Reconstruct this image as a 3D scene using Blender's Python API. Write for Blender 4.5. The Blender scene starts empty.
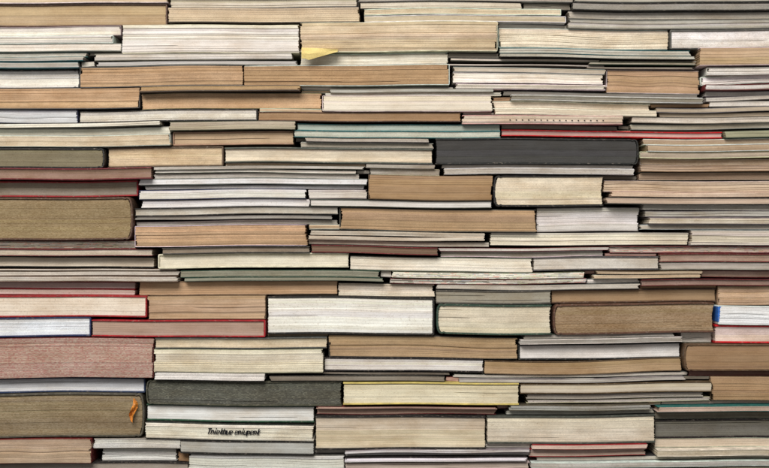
import bpy, math, random
import numpy as np
random.seed(11)
S=0.00125
W,H=769,468
CV=dict(K=(32,30,28),G=(76,74,69),N=(38,46,74),B=(86,64,46),R=(146,28,34),D=(100,36,36),T=(40,96,98),O=(76,74,58),
 W=(214,209,200),C=(202,193,174),Y=(186,166,98),E=(44,68,54),A=(146,120,92),M=(132,126,119),L=(116,138,164),P=(182,148,138))
CN=dict(K="black",G="dark grey",N="navy",B="brown",R="red",D="dark red",T="teal",O="olive",W="white",C="cream",Y="yellow",E="dark green",A="tan",M="grey",L="pale blue",P="pink")
B=[
(0,164,-16,1,'PF',(190,170,140),'W'),(0,166,1,25,'HR',(168,142,108),'B','q'),
(165,360,-14,6,'PF',(188,176,156),'G','2'),(167,357,6,22,'PF',(186,165,134),'G','1'),
(360,574,-14,2,'PF',(170,160,145),'M'),(361,520,2,9,'PF',(182,172,150),'K'),(360,570,9,23,'PR',(196,180,150),'W','2'),
(575,769,-14,2,'PF',(165,160,145),'G'),(575,769,2,10,'HF',(140,135,125),'K'),(572,769,10,18,'PF',(178,170,155),'G'),(572,769,18,26,'PF',(165,160,150),'M'),
(0,117,25,34,'PR',(200,192,178),'M'),(0,121,34,50,'PR',(206,198,186),'W','2'),
(123,299,23,52,'PF',(202,194,182),'C','1'),(301,497,21,52,'PR',(192,171,140),'W'),
(499,668,27,47,'PL',(204,190,168),'W','1'),(500,695,47,58,'PF',(176,172,158),'T','2'),
(673,769,27,47,'HL',(206,200,192),'G','q'),(702,769,49,64,'PF',(180,152,116),'C','w1'),
(0,86,50,65,'PF',(186,181,174),'T','3'),(0,77,66,85,'HR',(212,207,200),'K'),
(92,300,53,65,'PF',(188,181,173),'M','2'),(300,447,52,65,'PF',(198,190,180),'W','1'),
(80,243,66,86,'PL',(170,137,101),'G','1'),(244,447,65,87,'PR',(160,127,91),'W','1'),
(449,606,57,73,'PF',(192,178,164),'M','3'),(449,607,73,90,'PF',(212,202,190),'W','2'),
(588,704,58,67,'PF',(150,140,122),'E','2'),(608,701,68,91,'PL',(168,135,102),'C','1'),
(703,769,66,88,'PL',(204,196,188),'W','3w'),(708,769,88,105,'PF',(194,187,178),'M','3w'),
(0,138,85,107,'PR',(182,149,112),'G','1'),(140,297,84,92,'PF',(166,135,98),'G'),(140,320,92,109,'PF',(190,153,114),'A'),
(323,502,88,96,'PF',(176,172,160),'M','2'),(322,492,96,113,'PL',(208,197,176),'C','1'),
(504,706,91,100,'PF',(130,124,112),'G','2'),(493,657,101,115,'PF',(208,193,168),'W','2'),(658,769,105,115,'PF',(182,164,140),'M','2'),
(258,460,111,121,'HF',(148,115,82),'B'),(462,620,115,126,'PF',(190,172,154),'P','h'),
(0,75,107,120,'PR',(188,188,188),'N','1'),(78,257,108,121,'HR',(200,193,182),'K','q'),(632,769,115,128,'PF',(184,172,154),'M','2'),
(0,168,121,133,'PF',(196,189,172),'G','2'),(0,169,134,146,'PR',(196,179,150),'W','1'),
(171,298,123,131,'PF',(160,148,124),'O'),(172,296,131,146,'HL',(168,141,110),'A','q'),
(294,500,122,130,'HF',(156,164,152),'T'),(290,500,131,138,'HF',(176,178,164),'T'),(298,434,138,147,'PF',(164,154,142),'G','2'),
(503,724,127,136,'HF',(190,150,142),'R','v'),(622,769,128,131,'PF',(186,170,148),'G'),(726,769,131,136,'PF',(150,146,116),'E'),
(0,105,147,166,'HR',(118,108,84),'K'),(106,223,145,167,'HR',(188,165,132),'B','q'),
(224,430,148,163,'HF',(200,185,160),'G'),(435,638,138,163,'HR',(68,67,65),'K'),
(641,769,136,150,'PF',(178,153,124),'W','2'),(640,769,150,164,'PL',(186,166,142),'C','2'),(636,769,164,178,'PF',(174,147,122),'A','2'),
(153,364,167,178,'PF',(186,178,168),'G','3'),(366,440,164,174,'PF',(170,160,146),'M','2'),(440,634,164,173,'PF',(184,176,166),'K','2'),
(0,152,167,178,'HF',(138,109,92),'D'),(0,135,179,195,'HR',(152,139,124),'R','q'),
(136,367,179,190,'PF',(206,203,202),'M','2'),(135,309,190,206,'PL',(204,199,196),'N','2'),(311,366,190,199,'PF',(190,181,170),'G'),
(369,492,175,199,'PL',(156,125,90),'B','1'),(493,603,174,207,'HL',(204,189,160),'K'),
(605,769,179,191,'PF',(184,161,134),'C','1'),(604,769,191,204,'PF',(196,171,148),'P','2'),
(0,132,196,240,'HR',(136,116,82),'B','g'),(134,337,207,216,'HF',(170,163,150),'K'),(134,337,216,225,'PF',(154,149,138),'G','2'),
(310,491,200,208,'HF',(196,190,182),'G'),(340,537,208,232,'PL',(164,133,98),'G','1'),
(538,640,205,229,'PF',(200,194,187),'M','1'),(642,769,204,216,'PF',(170,165,154),'W','2'),(642,769,216,229,'PF',(190,179,162),'M','2'),
(135,306,226,247,'PL',(184,149,112),'W','1'),(308,490,232,245,'PF',(184,173,156),'K','3'),
(492,690,230,245,'PF',(212,202,182),'K','1'),(692,769,229,244,'PF',(194,183,168),'W','1'),
(0,135,240,248,'PF',(130,118,104),'D','p'),(0,160,249,265,'HF',(186,172,152),'D','2'),(0,178,267,281,'PF',(186,177,164),'B','3'),
(165,310,247,253,'HF',(130,116,100),'G'),(160,348,254,271,'HL',(204,195,172),'C','q'),
(311,435,246,254,'HF',(110,86,68),'D'),(350,532,256,270,'PF',(212,203,186),'M','1'),(437,610,246,256,'PF',(178,170,156),'D','2'),
(534,660,259,269,'HF',(190,182,170),'G'),(612,769,245,252,'HF',(170,156,148),'D','p'),(660,769,253,262,'HF',(156,130,112),'D'),
(662,769,262,270,'PF',(170,160,148),'M'),
(180,388,273,282,'PF',(134,133,114),'E','2'),(390,590,271,283,'PF',(210,204,190),'O','p2'),(590,706,270,279,'PF',(184,161,132),'B','2'),(706,769,270,277,'HF',(178,151,130),'D'),
(140,336,282,296,'PF',(186,149,112),'A'),(338,432,286,296,'PF',(208,197,176),'K'),(440,640,283,290,'PF',(182,174,160),'G'),
(0,138,282,296,'PF',(184,160,150),'R','2'),(642,769,278,286,'HF',(140,114,100),'D'),
(0,147,296,317,'HR',(212,199,182),'R','q'),(148,263,297,320,'PR',(174,145,112),'B','1'),
(0,91,318,337,'HR',(206,209,214),'N','q'),(92,265,320,338,'HR',(164,136,120),'R','q'),
(268,433,297,334,'HR',(214,211,202),'K','q'),(437,552,291,302,'HF',(150,144,130),'G'),(438,552,303,334,'HL',(202,190,164),'E'),
(553,718,288,302,'HF',(154,125,92),'B'),(553,717,303,333,'HL',(150,126,96),'B','gz'),
(720,769,286,306,'PL',(194,163,132),'A'),(718,769,306,325,'PL',(214,213,213),'W','bz'),(714,769,326,344,'HF',(208,186,176),'R','v'),
(0,154,339,378,'PR',(166,134,122),'D','r'),(155,326,337,348,'HF',(194,179,152),'G'),(154,322,349,373,'PF',(204,194,168),'C'),
(328,517,335,358,'PL',(164,135,100),'G','1'),(324,483,358,371,'HF',(204,198,190),'K'),
(520,683,333,342,'PF',(164,158,149),'G','2'),(520,682,343,359,'HL',(212,206,200),'K','q'),
(485,681,360,373,'PF',(164,135,100),'B','w'),(684,769,346,373,'HL',(150,119,86),'B'),
(0,141,379,394,'HR',(206,206,209),'N','q'),(0,143,395,439,'HR',(132,116,88),'O','g'),
(155,264,373,381,'PF',(206,199,192),'K'),(266,450,372,380,'PF',(120,110,98),'K','2'),(452,690,374,382,'PF',(176,169,158),'M','2'),
(145,341,381,408,'HL',(86,86,78),'O','m'),(343,519,381,402,'HF',(204,193,164),'Y'),
(520,712,383,392,'HF',(184,171,150),'B'),(520,712,393,404,'PF',(180,170,156),'K','2'),
(712,769,379,402,'PL',(166,133,98),'B','1'),(692,769,372,378,'HF',(130,94,84),'D'),
(146,314,409,422,'HF',(208,207,202),'E'),(148,312,424,440,'PF',(214,208,192),'K'),
(316,505,404,414,'PF',(172,138,122),'D','2'),(315,485,415,448,'HF',(198,184,158),'K'),
(507,655,405,414,'PF',(164,163,152),'O','2'),(487,655,415,443,'HF',(204,192,170),'G'),
(657,769,402,412,'PF',(184,158,146),'T','2'),(657,769,413,421,'HF',(134,128,113),'G'),(657,769,422,440,'HF',(106,102,91),'K'),
(0,92,439,462,'PR',(176,151,124),'D','1'),(93,180,440,463,'PF',(204,201,195),'M','2'),
(0,187,464,480,'HF',(150,140,130),'K'),(180,312,441,453,'HF',(166,165,157),'K'),(188,343,455,480,'PF',(202,201,192),'G'),
(345,530,449,460,'PF',(206,200,198),'M','3'),(345,530,461,480,'PF',(192,173,163),'W'),
(530,655,444,456,'PF',(200,172,156),'R','2'),(531,769,458,467,'PF',(190,184,172),'G','2'),(531,769,468,480,'HF',(168,150,130),'K'),
(657,769,442,456,'PF',(194,179,154),'C','2'),
]
books=[]
for b in B:
    fl=b[7] if len(b)>7 else ''
    r=random.Random(b[0]*3+b[2])
    n=3 if '3' in fl else (2 if '2' in fl else 1)
    if n>1:
        fl=fl.replace('2','').replace('3','')
        cuts=[0]+sorted((i+1)/n+r.uniform(-.5,.5)*.45/n for i in range(n-1))+[1]
        for k in range(n):
            j0=r.choice([0,0,2,4,7]) if b[0]!=0 else 0
            j1=r.choice([0,0,3,5,8]) if b[1]!=769 else 0
            sh=r.uniform(.9,1.04)
            books.append(dict(x0=float(b[0]+j0),x1=float(b[1]-j1),yt=b[2]+(b[3]-b[2])*cuts[k],yb=b[2]+(b[3]-b[2])*cuts[k+1],st=b[4],pc=tuple(v*sh for v in b[5]),cv=b[6] if k==0 or r.random()<.35 else r.choice('WWMGCKD'),fl=fl,j=(j0,j1)))
        continue
    books.append(dict(x0=float(b[0]),x1=float(b[1]),yt=float(b[2]),yb=float(b[3]),st=b[4],pc=b[5],cv=b[6],fl=fl))
for it in range(4):
    for i in range(len(books)):
        for j in range(i+1,len(books)):
            a,b=books[i],books[j]
            ox=min(a['x1'],b['x1'])-max(a['x0'],b['x0']); oy=min(a['yb'],b['yb'])-max(a['yt'],b['yt'])
            if ox>0 and oy>0.01:
                if ox<oy:
                    l,r=(a,b) if a['x0']<b['x0'] else (b,a)
                    m=(l['x1']+r['x0'])/2; l['x1']=m-.5; r['x0']=m+.5
                else:
                    u,l=(a,b) if a['yt']+a['yb']<b['yt']+b['yb'] else (b,a)
                    m=(u['yb']+l['yt'])/2; u['yb']=m; l['yt']=m
OY=16
occ=np.zeros((H+32,W),bool)
def cells(d):
    return (int(round(d['yt']))+OY,int(round(d['yb']))+OY,max(0,int(round(d['x0']))),min(W,int(round(d['x1']))))
for d in books:
    a,b,c,e=cells(d); occ[max(a,0):b,c:e]=True
for step in range(5):
    for d in books:
        a,b,c,e=cells(d)
        if a>1 and not occ[a-1,c:e].any(): occ[a-1,c:e]=True; d['yt']=round(d['yt'])-1
        if step<3 and b<H+28 and not occ[b,c:e].any(): occ[b,c:e]=True; d['yb']=round(d['yb'])+1
        if 'j' in d or 'z' in d['fl']: continue
        a,b,c,e=cells(d)
        if step<3 and c>1 and not occ[a:b,max(0,c-2):c].any(): occ[a:b,c-1]=True; d['x0']=c-1
        if step<3 and e<W-3 and not occ[a:b,e:e+2].any(): occ[a:b,e]=True; d['x1']=e+1
pal=[((178,170,156),'G'),((150,116,84),'B'),((196,188,174),'K'),((120,112,100),'K'),((186,160,128),'W'),((170,134,122),'D'),((206,198,186),'M')]
nfill=0
for k in range(70):
    best=(0,)
    g=occ[:,::2]; hgt=np.zeros(g.shape[1],int)
    for r in range(4,g.shape[0]-4):
        hgt=np.where(g[r],0,hgt+1)
        if hgt.max()<3: continue
        st=[]
        hl=list(hgt)+[0]
        for c,h in enumerate(hl):
            s=c
            while st and st[-1][1]>h:
                s,hh=st.pop()
                if hh>=3 and (c-s)*2>=12:
                    sc=hh*(c-s)
                    if sc>best[0]: best=(sc,r-hh+1,r+1,s*2,c*2)
            if h>0 and (not st or st[-1][1]<h): st.append((s,h))
    if best[0]==0: break
    _,a,b,c,e=best
    occ[a:b,c:min(e,W)]=True
    n=max(1,round((b-a)/8))
    for q in range(n):
        p=random.choice(pal)
        books.append(dict(x0=c+.5,x1=min(e,W)-.5,yt=a-OY+(b-a)*q/n,yb=a-OY+(b-a)*(q+1)/n,st='PF',pc=p[0],cv=p[1],fl='f')); nfill+=1
print('fillers',nfill,'books',len(books))
for d in books:
    if d['x0']<=2: d['x0']=-random.uniform(25,80)
    if d['x1']>=W-2: d['x1']=W+random.uniform(25,80)

def lin(c,k=1.0):
    o=[]
    for v in c:
        v=max(v,0)/255.; v=v/12.92 if v<=.04045 else ((v+.055)/1.055)**2.4
        o.append(min(v*k,.92))
    return o
def desat(c,f=.14,g=1.0):
    l=.3*c[0]+.59*c[1]+.11*c[2]
    return tuple(min(250,(v+(l-v)*f)*g) for v in c)
def warp(x,y):
    return (1.1*math.sin(x/105.+y/130.+.6)+.7*math.sin(x/51.-y/75.+2.1)+.2*math.sin(x/19.+y/50.))
TL=[0,0,0,1,0]
def P3(x,dy,yim):
    return ((x-W/2)*S, dy*S, (H-(yim+warp(x,yim)+TL[0]*(x-TL[1])+TL[2]*math.sin(x/TL[3]+TL[4])))*S)

def mat(name):
    m=bpy.data.materials.new(name); m.use_nodes=True; nt=m.node_tree; nt.nodes.clear(); return m,nt
def N(nt,t,**k):
    n=nt.nodes.new(t)
    for a,b in k.items(): setattr(n,a,b)
    return n
def base_nodes(nt,scale):
    tc=N(nt,'ShaderNodeTexCoord'); oi=N(nt,'ShaderNodeObjectInfo')
    mul=N(nt,'ShaderNodeMath',operation='MULTIPLY'); mul.inputs[1].default_value=37.3
    nt.links.new(oi.outputs['Random'],mul.inputs[0])
    mp=N(nt,'ShaderNodeMapping'); mp.inputs['Scale'].default_value=scale
    nt.links.new(tc.outputs['Object'],mp.inputs['Vector'])
    ad=N(nt,'ShaderNodeVectorMath',operation='ADD')
    nt.links.new(mp.outputs[0],ad.inputs[0]); nt.links.new(mul.outputs[0],ad.inputs[1])
    return ad.outputs[0]
def noise(nt,vec,scale,detail=3,rough=.6):
    n=N(nt,'ShaderNodeTexNoise'); n.inputs['Scale'].default_value=scale; n.inputs['Detail'].default_value=detail; n.inputs['Roughness'].default_value=rough
    nt.links.new(vec,n.inputs['Vector']); return n.outputs['Fac']
def rng(nt,v,a,b,c,d):
    n=N(nt,'ShaderNodeMapRange'); n.inputs[1].default_value=a;n.inputs[2].default_value=b;n.inputs[3].default_value=c;n.inputs[4].default_value=d
    nt.links.new(v,n.inputs[0]); return n.outputs[0]
def mth(nt,op,a,b):
    n=N(nt,'ShaderNodeMath',operation=op)
    for i,v in enumerate((a,b)):
        if isinstance(v,(int,float)): n.inputs[i].default_value=v
        else: nt.links.new(v,n.inputs[i])
    return n.outputs[0]
def mulcol(nt,col,val):
    n=N(nt,'ShaderNodeVectorMath',operation='SCALE'); nt.links.new(col,n.inputs[0]); nt.links.new(val,n.inputs['Scale']); return n.outputs[0]
def mixc(nt,fac,a,bcol,bt='MULTIPLY'):
    n=N(nt,'ShaderNodeMix',data_type='RGBA',blend_type=bt); nt.links.new(fac,n.inputs['Factor']); nt.links.new(a,n.inputs['A']); n.inputs['B'].default_value=bcol; return n.outputs['Result']
def finish(nt,col,rough,hgt,dist,spec=.3,strength=.6):
    bs=N(nt,'ShaderNodeBsdfPrincipled'); o=N(nt,'ShaderNodeOutputMaterial')
    nt.links.new(col,bs.inputs['Base Color']); bs.inputs['Roughness'].default_value=rough; bs.inputs['Specular IOR Level'].default_value=spec
    bp=N(nt,'ShaderNodeBump'); bp.inputs['Distance'].default_value=dist; bp.inputs['Strength'].default_value=strength
    nt.links.new(hgt,bp.inputs['Height']); nt.links.new(bp.outputs[0],bs.inputs['Normal']); nt.links.new(bs.outputs[0],o.inputs[0])
m_paper,nt=mat('paper_edge')
at=N(nt,'ShaderNodeAttribute',attribute_name='tint')
oi=N(nt,'ShaderNodeObjectInfo')
def orand(k):
    return mth(nt,'FRACT',mth(nt,'MULTIPLY',oi.outputs['Random'],k),0)
v1=base_nodes(nt,(5,5,2600)); v2=base_nodes(nt,(1.5,1.5,220)); v3=base_nodes(nt,(14,14,34)); v4=base_nodes(nt,(40,40,1500)); v5=base_nodes(nt,(420,420,520)); v6=base_nodes(nt,(45,45,90)); v7=base_nodes(nt,(700,700,1400))
n1=noise(nt,v1,1,2,.5); n2=noise(nt,v2,1,3); n3=noise(nt,v3,1,6,.7); n4=noise(nt,v4,1,2); n5=noise(nt,v5,1,4,.7); n6=noise(nt,v6,1,4,.6); n7=noise(nt,v7,1,3,.7)
def amp(v,lo,hi,R):
    return mth(nt,'ADD',mth(nt,'MULTIPLY',rng(nt,v,.3,.7,lo,hi),R),1.0)
R1=rng(nt,orand(11.7),0,1,.3,1.05); R2=rng(nt,orand(23.1),0,1,.5,1.5); R3=orand(51.3); R4=orand(77.9)
c=mulcol(nt,at.outputs['Color'],amp(n1,-.14,.12,R1))
c=mulcol(nt,c,amp(n2,-.07,.07,R1))
c=mulcol(nt,c,amp(n4,-.11,.10,R1))
c=mulcol(nt,c,amp(n6,-.10,.06,R2))
c=mulcol(nt,c,amp(n7,-.13,.13,R2))
c=mixc(nt,mth(nt,'MULTIPLY',rng(nt,n3,.40,.70,0,1.0),rng(nt,R3,0,1,.4,1)),c,(.70,.61,.51,1))
c=mixc(nt,mth(nt,'MULTIPLY',rng(nt,n5,.57,.75,0,.95),R4),c,(.56,.48,.41,1))
finish(nt,c,.9,n4,.0003,.1,.3)
m_cover,nt=mat('cover_board')
at=N(nt,'ShaderNodeAttribute',attribute_name='tint')
v1=base_nodes(nt,(90,90,260)); v2=base_nodes(nt,(900,900,900)); v3=base_nodes(nt,(260,260,500))
n1=noise(nt,v1,1,5,.7); n2=noise(nt,v2,1,2); n3=noise(nt,v3,1,4,.75)
c=mulcol(nt,at.outputs['Color'],rng(nt,n1,.3,.75,.65,1.5))
c=mixc(nt,rng(nt,n3,.55,.72,0,.5),c,(.36,.30,.24,1),'MIX')
finish(nt,c,.5,n2,.0002,.35,.35)
m_wall,nt=mat('dark_backing')
v1=base_nodes(nt,(6,6,6)); n1=noise(nt,v1,1,4)
rg=N(nt,'ShaderNodeRGB'); rg.outputs[0].default_value=(.03,.025,.02,1)  # near-black: shadow in the gaps between books put into the backing colour
finish(nt,mulcol(nt,rg.outputs[0],rng(nt,n1,.3,.7,.7,1.3)),.9,n1,.001)
m_ink,nt=mat('ink'); rg=N(nt,'ShaderNodeRGB'); rg.outputs[0].default_value=(.006,.006,.008,1)
v1=base_nodes(nt,(200,200,200)); n1=noise(nt,v1,1,2); finish(nt,mulcol(nt,rg.outputs[0],rng(nt,n1,.3,.7,.8,1.6)),.9,n1,.0001,.05)

def mkmesh(name,V,F,C,org,m):
    me=bpy.data.meshes.new(name)
    me.from_pydata([(a-org[0],b-org[1],c-org[2]) for a,b,c in V],[],F)
    me.materials.append(m)
    ca=me.color_attributes.new('tint','FLOAT_COLOR','CORNER')
    buf=np.ones((len(me.loops),4),np.float32)
    i=0
    for f,c in zip(F,C):
        buf[i:i+len(f),:3]=c; i+=len(f)
    ca.data.foreach_set('color',buf.ravel())
    me.update()
    ob=bpy.data.objects.new(name,me); ob.location=org
    bpy.context.scene.collection.objects.link(ob); return ob

def strip(path,th,slices,mp,V,F,C,col):
    n=len(path); nor=[]
    for i in range(n):
        a=path[max(i-1,0)]; b=path[min(i+1,n-1)]
        dx,dz=b[0]-a[0],b[1]-a[1]; l=math.hypot(dx,dz) or 1
        nor.append((-dz/l,dx/l))
    base=len(V)
    for e,ts in slices:
        for i in range(n):
            for s in (-.5,.5):
                t=th[i]*ts*s
                V.append(mp(path[i][0]+nor[i][0]*t,path[i][1]+nor[i][1]*t,e))
    ns=len(slices); st=2*n
    def q(a,b,c,d): F.append((a,b,c,d)); C.append(col)
    for k in range(ns-1):
        o=base+k*st; p=o+st
        for i in range(n-1):
            q(o+2*i,o+2*i+2,p+2*i+2,p+2*i); q(o+2*i+1,p+2*i+1,p+2*i+3,o+2*i+3)
        q(o,p,p+1,o+1); i=2*(n-1); q(o+i,o+i+1,p+i+1,p+i)
    for o in (base,base+(ns-1)*st):
        for i in range(n-1): q(o+2*i,o+2*i+1,o+2*i+3,o+2*i+2)

def seg(a,b,step=9):
    n=max(1,int(abs(b-a)/step)); return [a+(b-a)*i/n for i in range(n+1)]

def cname(c):
    r,g,b=c; l=(r+g+b)/3; w=r-b
    if l<105: return "dark grey" if w<20 else "dark brown"
    if r-g>30 and w<50: return "pinkish"
    if w>60: return "brown" if l<125 else "tan"
    if w>36: return "cream" if l>165 else "beige"
    if l>190: return "white"
    return "pale grey" if l>150 else "grey"

def build(d):
    rnd=random.Random(int(d['x0']*7+d['yt']*131+5))
    fl=d['fl']
    hard=d['st'][0]=='H'; side=d['st'][1]
    x0,x1,yt,yb=d['x0']+.3,d['x1']-.3,d['yt']+rnd.choice([.1,.2,.4,.8]),d['yb']
    h=yb-yt
    wd=x1-x0
    TL[0]=rnd.uniform(-.45,.45)/(wd/2)*min(1,(yt-d['yt'])/.4); TL[1]=(x0+x1)/2
    TL[2]=0
    if not hard and h<16 and rnd.random()<.5: TL[2]=rnd.uniform(.2,.5)
    if 'w' in fl: TL[2]=.9
    TL[3]=rnd.uniform(18,45); TL[4]=rnd.uniform(0,6)
    yf=rnd.uniform(-7,7)
    if fl=='f': yf=rnd.uniform(3,10)
    if h>28: yf=rnd.uniform(-6,-1)
    if d['x0']==154 and h>18: yf=-5
    if 'b' in fl: yf=-3
    dep=rnd.uniform(135,155)
    t=min(1.7,h*.12) if hard else min(rnd.uniform(.5,1.0),h*.12)
    if hard and h>28: t=2.0
    if 'v' in fl: t=min(2.0,h*.2)
    ov=(1.4 if h>14 else .9) if hard else rnd.uniform(-.5,.4)
    rnded=hard and 'q' not in fl
    cc=lin((178,20,28) if 'v' in fl else CV[d['cv']],.95)
    cc=[v*rnd.uniform(.88,1.12) for v in cc]
    V=[];F=[];C=[]
    mid=(yt+yb)/2; hh=h/2-t/2
    bulge=0
    if side in 'LR':
        s=-1 if side=='L' else 1
        xs=x0 if s<0 else x1; xo=x1 if s<0 else x0
        bulge=min(5,h*.15) if rnded else .6
        xa=xs-s*(bulge+t/2)
        xj=xa-s*min(4,h*.2)
        path=[(x,yb-t/2) for x in seg(xo,xj)]
        if rnded: path+=[((xj+xa)/2,yb-t/2-t*.35)]
        nA=11
        for i in range(nA):
            th=-math.pi/2+math.pi*i/(nA-1)
            cx=abs(math.cos(th))**(.7 if rnded else .3); sz=math.copysign(abs(math.sin(th))**(.7 if rnded else .3),th)
            path.append((xa+s*bulge*cx,mid-hh*sz))
        if rnded: path+=[((xj+xa)/2,yt+t/2+t*.35)]
        path+=[(x,yt+t/2) for x in seg(xj,xo)]
        th=[t]*len(path); th[0]=th[-1]=t*.6
        strip(path,th,[(yf,.55),(yf+t*.4,1),(yf+dep,1)],lambda a,b,e:P3(a,e,b),V,F,C,cc)
        def ends(u):
            k=max(0,1-u*u)
            e_s=xa+s*(bulge-t/2-.3)*math.sqrt(k) if rnded else xs-s*(t+.1)
            e_o=xo+s*max(ov,-.2)*.5+ (s*(bulge*.25)*k if rnded else 0)
            return (e_s,e_o) if s<0 else (e_o,e_s)
        ypg=lambda u:yf+ov
    else:
        bulge=rnd.choice([0,0,1,1.5]) if hard else 0
        bk=yf+dep
        path=[(y,yb-t/2) for y in (yf,yf+t*.5,yf+12,bk)]
        path+=[(bk+2,mid+hh*.7),(bk+2,mid-hh*.7)]
        path+=[(y,yt+t/2) for y in (bk,yf+12,yf+t*.5,yf)]
        th=[t]*len(path); th[0]=th[-1]=t*.55
        strip(path,th,[(x,1) for x in seg(x0,x1)],lambda a,b,e:P3(e,a,b),V,F,C,cc)
        def ends(u): return (x0+max(ov,0)*.5,x1-max(ov,0)*.5)
        ypg=lambda u:yf+ov+bulge*(1-u*u)
    loc=P3((x0+x1)/2,yf+dep/2,yb)
    kind='hardcover_book' if hard else 'paperback_book'
    par=bpy.data.objects.new(kind,None); par.empty_display_size=.02; par.location=loc
    bpy.context.scene.collection.objects.link(par)
    co=mkmesh('cover',V,F,C,loc,m_cover)
    V=[];F=[];C=[]
    z0=yb-t-.03; z1=yt+t+.03
    ph=z0-z1
    mott='m' in fl or 'r' in fl or 'g' in fl
    nr=max(3,int(ph*1.9)); nx=max(4,int(wd/(1.6 if mott or 'p' in fl else 8)))
    pc=lin(desat(d['pc'],.16,1.045),1.04)
    lines=[]; rc=[]
    grp=1.; off=0; sm=0
    jit=.13 if hard else .32
    ph1,ph2=rnd.uniform(0,6),rnd.uniform(0,6)
    wav=(.15 if hard else rnd.choice([.2,.4,.8]))*min(1,ph/12); wf=rnd.uniform(4,11)
    tint=[1,1,1]
    rv=rnd.uniform(.035,.085); gv=rnd.uniform(.5,1.2)
    tl,tr=rnd.uniform(-1.0,1.0),rnd.uniform(-1.0,1.0)
    if hard or wd<40: tl=tr=0
    ex=(0,0)
    for k in range(nr):
        u0=1-2*k/nr; u1=1-2*(k+1)/nr
        if rnd.random()<.13:
            grp=1+rnd.uniform(-.12,.08)*gv; off=rnd.uniform(-jit,jit)*1.5; sm=rnd.uniform(-1,1); tint=[1,rnd.uniform(.975,1.015),rnd.uniform(.93,1.05)]
            ex=(rnd.choice([0,0,0,.7,1.4]),rnd.choice([0,0,0,.7,1.4])) if not hard else (0,0)
        um=(u0+u1)/2
        y=ypg(um)+off+rnd.gauss(0,jit*.35)
        gap = rnd.random()<.012 and 1<k<nr-2
        g0=rnd.choice([0,0,rnd.uniform(0,.9)]); g1=g0+rnd.uniform(.15,.8)
        br=grp*max(.86,rnd.gauss(1,rv))*(1-.10*abs(um)**8)
        ca=[v*br*w for v,w in zip(pc,tint)]
        rc.append((ca,gap,g0,g1))
        for zz,uu in ((z0-ph*k/nr,u0),(z0-ph*(k+1)/nr,u1)):
            a,b=ends(um); a+=rnd.gauss(0,.25)+sm*.3+tl*um+ex[0]; b+=rnd.gauss(0,.3)+sm*.4+tr*um-ex[1]
            if side=='F' or not hard:
                a=max(a,x0-1.0); b=min(b,x1+1.0)
            ln=[]
            for i in range(nx+1):
                f=i/nx; xx=a+(b-a)*f
                yy=y+.4*math.sin(f*7+ph1+um*2)*jit
                zw=wav*math.sin(f*wf+ph2)*(1-um*um)
                if gap and g0<=f<=g1: yy+=1.0
                ln.append(len(V)); V.append(P3(xx,yy,zz+zw))
            bl=len(V); V.append(P3(a,yf+dep-1.5,zz)); br_=len(V); V.append(P3(b,yf+dep-1.5,zz))
            lines.append((ln,bl,br_))
    rowq=None
    for k in range(len(lines)-1):
        A,al,ar=lines[k]; Bn,bl,br_=lines[k+1]
        ca,gap,g0,g1=rc[k//2]
        for i in range(nx):
            col=ca
            if gap and g0<=i/nx<=g1: col=[v*.65 for v in ca]  # shade inside open page gaps put into the paper colour
            elif 'p' in fl:
                if rnd.random()<.3: rowq=rnd.choice([(1,.7,.66),(.72,.76,.86),(.5,.48,.46),(1.1,1.1,1.1),(.8,.88,.74),(1,1,1),(1,1,1)])
                q=rowq or (1,1,1); col=[v*w for v,w in zip(ca,q)]
            elif mott:
                if rnd.random()<.92:
                    if 'r' in fl: rowq=rnd.choice([(1,1,1),(.9,.7,.7),(1.08,1.16,1.12),(.97,.84,.84),(1.1,1.25,1.22)])
                    elif 'm' in fl: rowq=rnd.choice([(1,1,1),(.75,.75,.75),(1.5,1.5,1.45),(.88,.88,.88),(1,1,1),(1,1,1)])
                    else: rowq=rnd.choice([(1,1,1),(.84,.8,.74),(1.1,1.1,1.12),(.95,.93,.91)])
                q=rowq or (1,1,1); col=[v*w for v,w in zip(ca,q)]
            F.append((A[i],A[i+1],Bn[i+1],Bn[i])); C.append(col)
        F.append((al,A[0],Bn[0],bl)); C.append(ca)
        F.append((A[-1],ar,br_,Bn[-1])); C.append(ca)
        F.append((al,bl,br_,ar)); C.append(ca)
    A,al,ar=lines[0]; F.append(tuple([al]+[ar]+A[::-1])); C.append(pc)
    A,al,ar=lines[-1]; F.append(tuple([al]+A+[ar])); C.append(pc)
    pg=mkmesh('page_block',V,F,C,loc,m_paper)
    for o in (co,pg):
        o.parent=par; o.matrix_parent_inverse.identity(); o.location=(0,0,0)
    thick='thin ' if h<13 else ('thick ' if h>25 else '')
    par['label']="%s%s %s lying flat with %s page edges"%(thick,CN[d['cv']],'hardcover book' if hard else 'paperback',cname(d['pc']))
    par['category']='book'; par['group']='books stacked flat in a wall'
    d['par']=par; d['yf']=yf; d['ov']=ov; d['yt2']=yt
    if 'b' in fl:
        V=[];F=[]
        for i in range(9):
            yy=yt+1.0+(h*.8)*i/8
            V+=[P3(x0-.35,yf+20,yy),P3(x0-.35,yf-.7,yy),P3(x0+3.0+rnd.uniform(-.8,.8)-i*.2,yf-.7,yy)]
        for i in range(8):
            for j in range(2): a=i*3+j; F.append((a,a+3,a+4,a+1))
        o=mkmesh('spine_label',V,F,[lin((44,96,170))]*len(F),loc,m_cover)
        o.parent=par; o.location=(0,0,0); o['label']='bright blue patch on the spine end'
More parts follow.
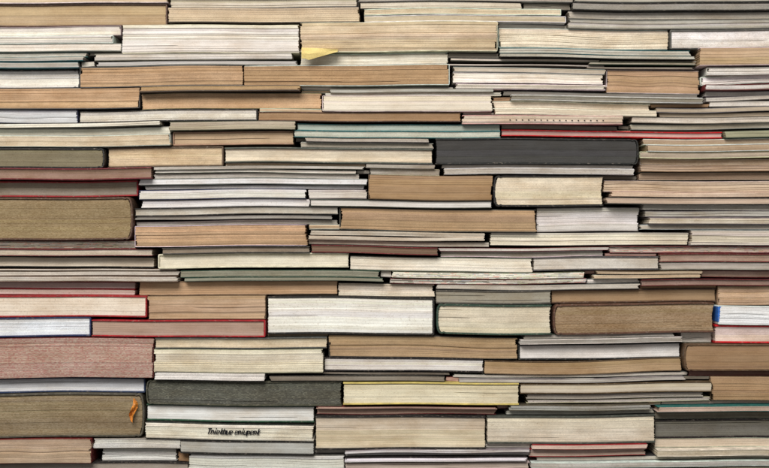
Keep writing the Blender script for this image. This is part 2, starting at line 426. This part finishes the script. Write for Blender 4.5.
    if 'h' in fl:
        V=[];F=[]
        for i in range(16):
            x=510+i*6.2; yy=mid+.6
            k0=len(V)
            for a in range(6):
                an=a*math.pi/3; V.append(P3(x+.9*math.cos(an),yf-1.0,yy+.6*math.sin(an)))
            F.append(tuple(range(k0,k0+6)))
        o=mkmesh('binding_holes',V,F,[(.02,.02,.02)]*len(F),loc,m_ink)
        o.parent=par; o.location=(0,0,0); o['label']='row of small dark binding holes'
    TL[0]=0; TL[2]=0
    return par
for d in books: build(d)

def find(x,y):
    for d in books:
        if d['x0']<=x<=d['x1'] and d['yt']<=y<=d['yb']: return d
def thing_mesh(name,V,F,col,m,label=None,cat=None,parent=None):
    c0=V[0]; c=lin(col)
    o=mkmesh(name,V,F,[c]*len(F),c0,m)
    if parent is not None:
        o.parent=parent; o.location=[c0[i]-parent.location[i] for i in range(3)]
    else:
        o['label']=label; o['category']=cat
    return o
V=[];F=[]
n=10
for i in range(n+1):
    f=i/n; x=302+36*f
    top=50.0; low=62-9*abs(f-.15)*1.2 if f>.15 else 60
    V+= [P3(x,20,top+.8),P3(x,-9.5-1.0*math.sin(f*3),top-1+1.5*f),P3(x,-10.5-1.5*math.sin(f*5),(top+low)/2),P3(x,-9.5-math.sin(f*4),low)]
for i in range(n):
    for j in range(3):
        a=i*4+j; F.append((a,a+4,a+5,a+1))
thing_mesh('paper_slip',V,F,(214,192,126),m_paper,"yellow paper slip sticking out between two books",'paper slip')
# frayed, folded scrap of orange ribbon
bk=find(100,420)
V=[];F=[];C=[]
rr=random.Random(3)
n=16; cols=6
for i in range(n+1):
    f=i/n
    cx=134.6+1.5*math.sin(f*6.0)-2.4*f
    w=2.7*(.45+.55*math.sin(math.pi*min(1,f*.75+.15)))+rr.uniform(-.35,.35)
    for j in range(cols+1):
        g=j/cols*2-1
        V.append(P3(cx+g*w,bk['yf']-2.6-1.6*math.sin(f*7+g*2)-1.0*g*g+rr.uniform(-.3,.3),400+23*f+rr.uniform(-.4,.4)+(g*1.5 if f>.8 else 0)))
for i in range(n):
    for j in range(cols):
        a=i*(cols+1)+j; F.append((a,a+1,a+cols+2,a+cols+1)); k=rr.uniform(.65,1.15); C.append([v*k for v in lin((196,122,44))])
o=mkmesh('ribbon_bookmark',V,F,C,bk['par'].location,m_cover); o.parent=bk['par']; o.location=(0,0,0); o['label']="frayed orange ribbon bookmark hanging over the page edges"
bk=find(230,432)
V=[];F=[]
r2=random.Random(9)
yk=bk['yf']-1.3
cnt=0
def stroke(pts,w):
    global cnt
    w*=1.08
    for (ax,ay),(bx,by) in zip(pts,pts[1:]):
        dx,dz=bx-ax,by-ay; l=math.hypot(dx,dz) or 1; ex,ez=dx/l*w*.4,dz/l*w*.4; nx_,nz_=-dz/l*w/2,dx/l*w/2
        ax,ay,bx,by=ax-ex,ay-ez,bx+ex,by+ez
        i=len(V); yy=yk-cnt*.002; cnt+=1
        for (px,pz) in ((ax+nx_,ay+nz_),(bx+nx_,by+nz_),(bx-nx_,by-nz_),(ax-nx_,ay-nz_)): V.append(P3(px+(431-pz)*.35,yy,pz))
        F.append((i,i+1,i+2,i+3))
x=208.
ks=[6,1,5,2,3,0,4,2,7,2,1,5,4,8,2,1,3]; q=0
while q<len(ks):
    k=ks[q]; q+=1; w=r2.uniform(2.0,2.6); T_,M_,Bm=428.2,430.0,433.2
    if k==0: stroke([(x,T_),(x,Bm),(x+w,Bm-.2),(x+w,M_),(x,M_)],.95)
    elif k==1: stroke([(x,M_),(x,Bm)],1.05); stroke([(x,M_+.4),(x+w*.6,M_),(x+w,M_+.8),(x+w,Bm)],.95)
    elif k==2: stroke([(x+w,Bm),(x,Bm),(x,M_),(x+w,M_+.2),(x+w,M_+1.4),(x,M_+1.6)],.75)
    elif k==3: stroke([(x+w*.3,T_),(x+w*.3,Bm)],1.05); stroke([(x+w,M_-.2),(x+w*.3,431.8),(x+w,Bm)],.9)
    elif k==4: stroke([(x,M_),(x,Bm),(x+w,Bm),(x+w,M_)],.95)
    elif k==5: stroke([(x+w*.3,M_),(x+w*.3,Bm)],1.05); stroke([(x+w*.3,T_-.3),(x+w*.3,T_+.2)],.9); w*=.6
    elif k==6: w=2.8; stroke([(x,T_),(x+w,T_)],1.0); stroke([(x+w/2,T_),(x+w/2,Bm)],1.1)
    elif k==7: w=1.0
    else: stroke([(x,M_),(x,Bm+1.6)],.95); stroke([(x,M_),(x+w,M_+.4),(x+w,Bm-.4),(x,Bm)],.9)
    x+=w+1.0
o=thing_mesh('ink_lettering',V,F,(20,20,24),m_ink,parent=bk['par']); o['label']="small black slanted lettering on the page edges"

def plane(name,pts,label):
    me=bpy.data.meshes.new(name); me.from_pydata(pts,[],[(0,1,2,3)]); me.materials.append(m_wall)
    o=bpy.data.objects.new(name,me); o['kind']='structure'; o['label']=label; o['category']=name; bpy.context.scene.collection.objects.link(o)
yw=182*S
zf=min(P3(x,0,480+1)[2] for x in range(-80,860,10))-.003
plane('wall',[(-1.2,yw,zf),(1.2,yw,zf),(1.2,yw,1.2),(-1.2,yw,1.2)],"added dark backing wall, shade for gaps between the stacked books")
plane('floor',[(-1.2,-.5,zf),(1.2,-.5,zf),(1.2,yw+.05,zf),(-1.2,yw+.05,zf)],"dark floor under the stacked books")

cz=H/2*S
cam=bpy.data.cameras.new('camera'); co=bpy.data.objects.new('camera',cam); bpy.context.scene.collection.objects.link(co)
cam.lens=50; cam.sensor_width=36; cam.clip_end=50
co.location=(0,-W*S*50/36-.005,cz); co.rotation_euler=(math.radians(90),0,0)
bpy.context.scene.camera=co
from mathutils import Vector
def area(loc,tgt,sx,sy,e,col):
    l=bpy.data.lights.new('lamp','AREA'); l.shape='RECTANGLE'; l.size=sx; l.size_y=sy; l.energy=e; l.color=col
    o=bpy.data.objects.new('lamp',l); o.location=loc
    o.rotation_euler=(Vector(tgt)-Vector(loc)).to_track_quat('-Z','Y').to_euler(); bpy.context.scene.collection.objects.link(o)
area((-.6,-2.1,2.1),(0,0,cz),1.9,1.3,114,(1,.985,.96))
w=bpy.data.worlds.new('World'); bpy.context.scene.world=w; w.use_nodes=True
w.node_tree.nodes['Background'].inputs[0].default_value=(1,.99,.975,1); w.node_tree.nodes['Background'].inputs[1].default_value=.40
sc=bpy.context.scene
sc.view_settings.view_transform='Standard'; sc.view_settings.look='None'; sc.view_settings.exposure=0
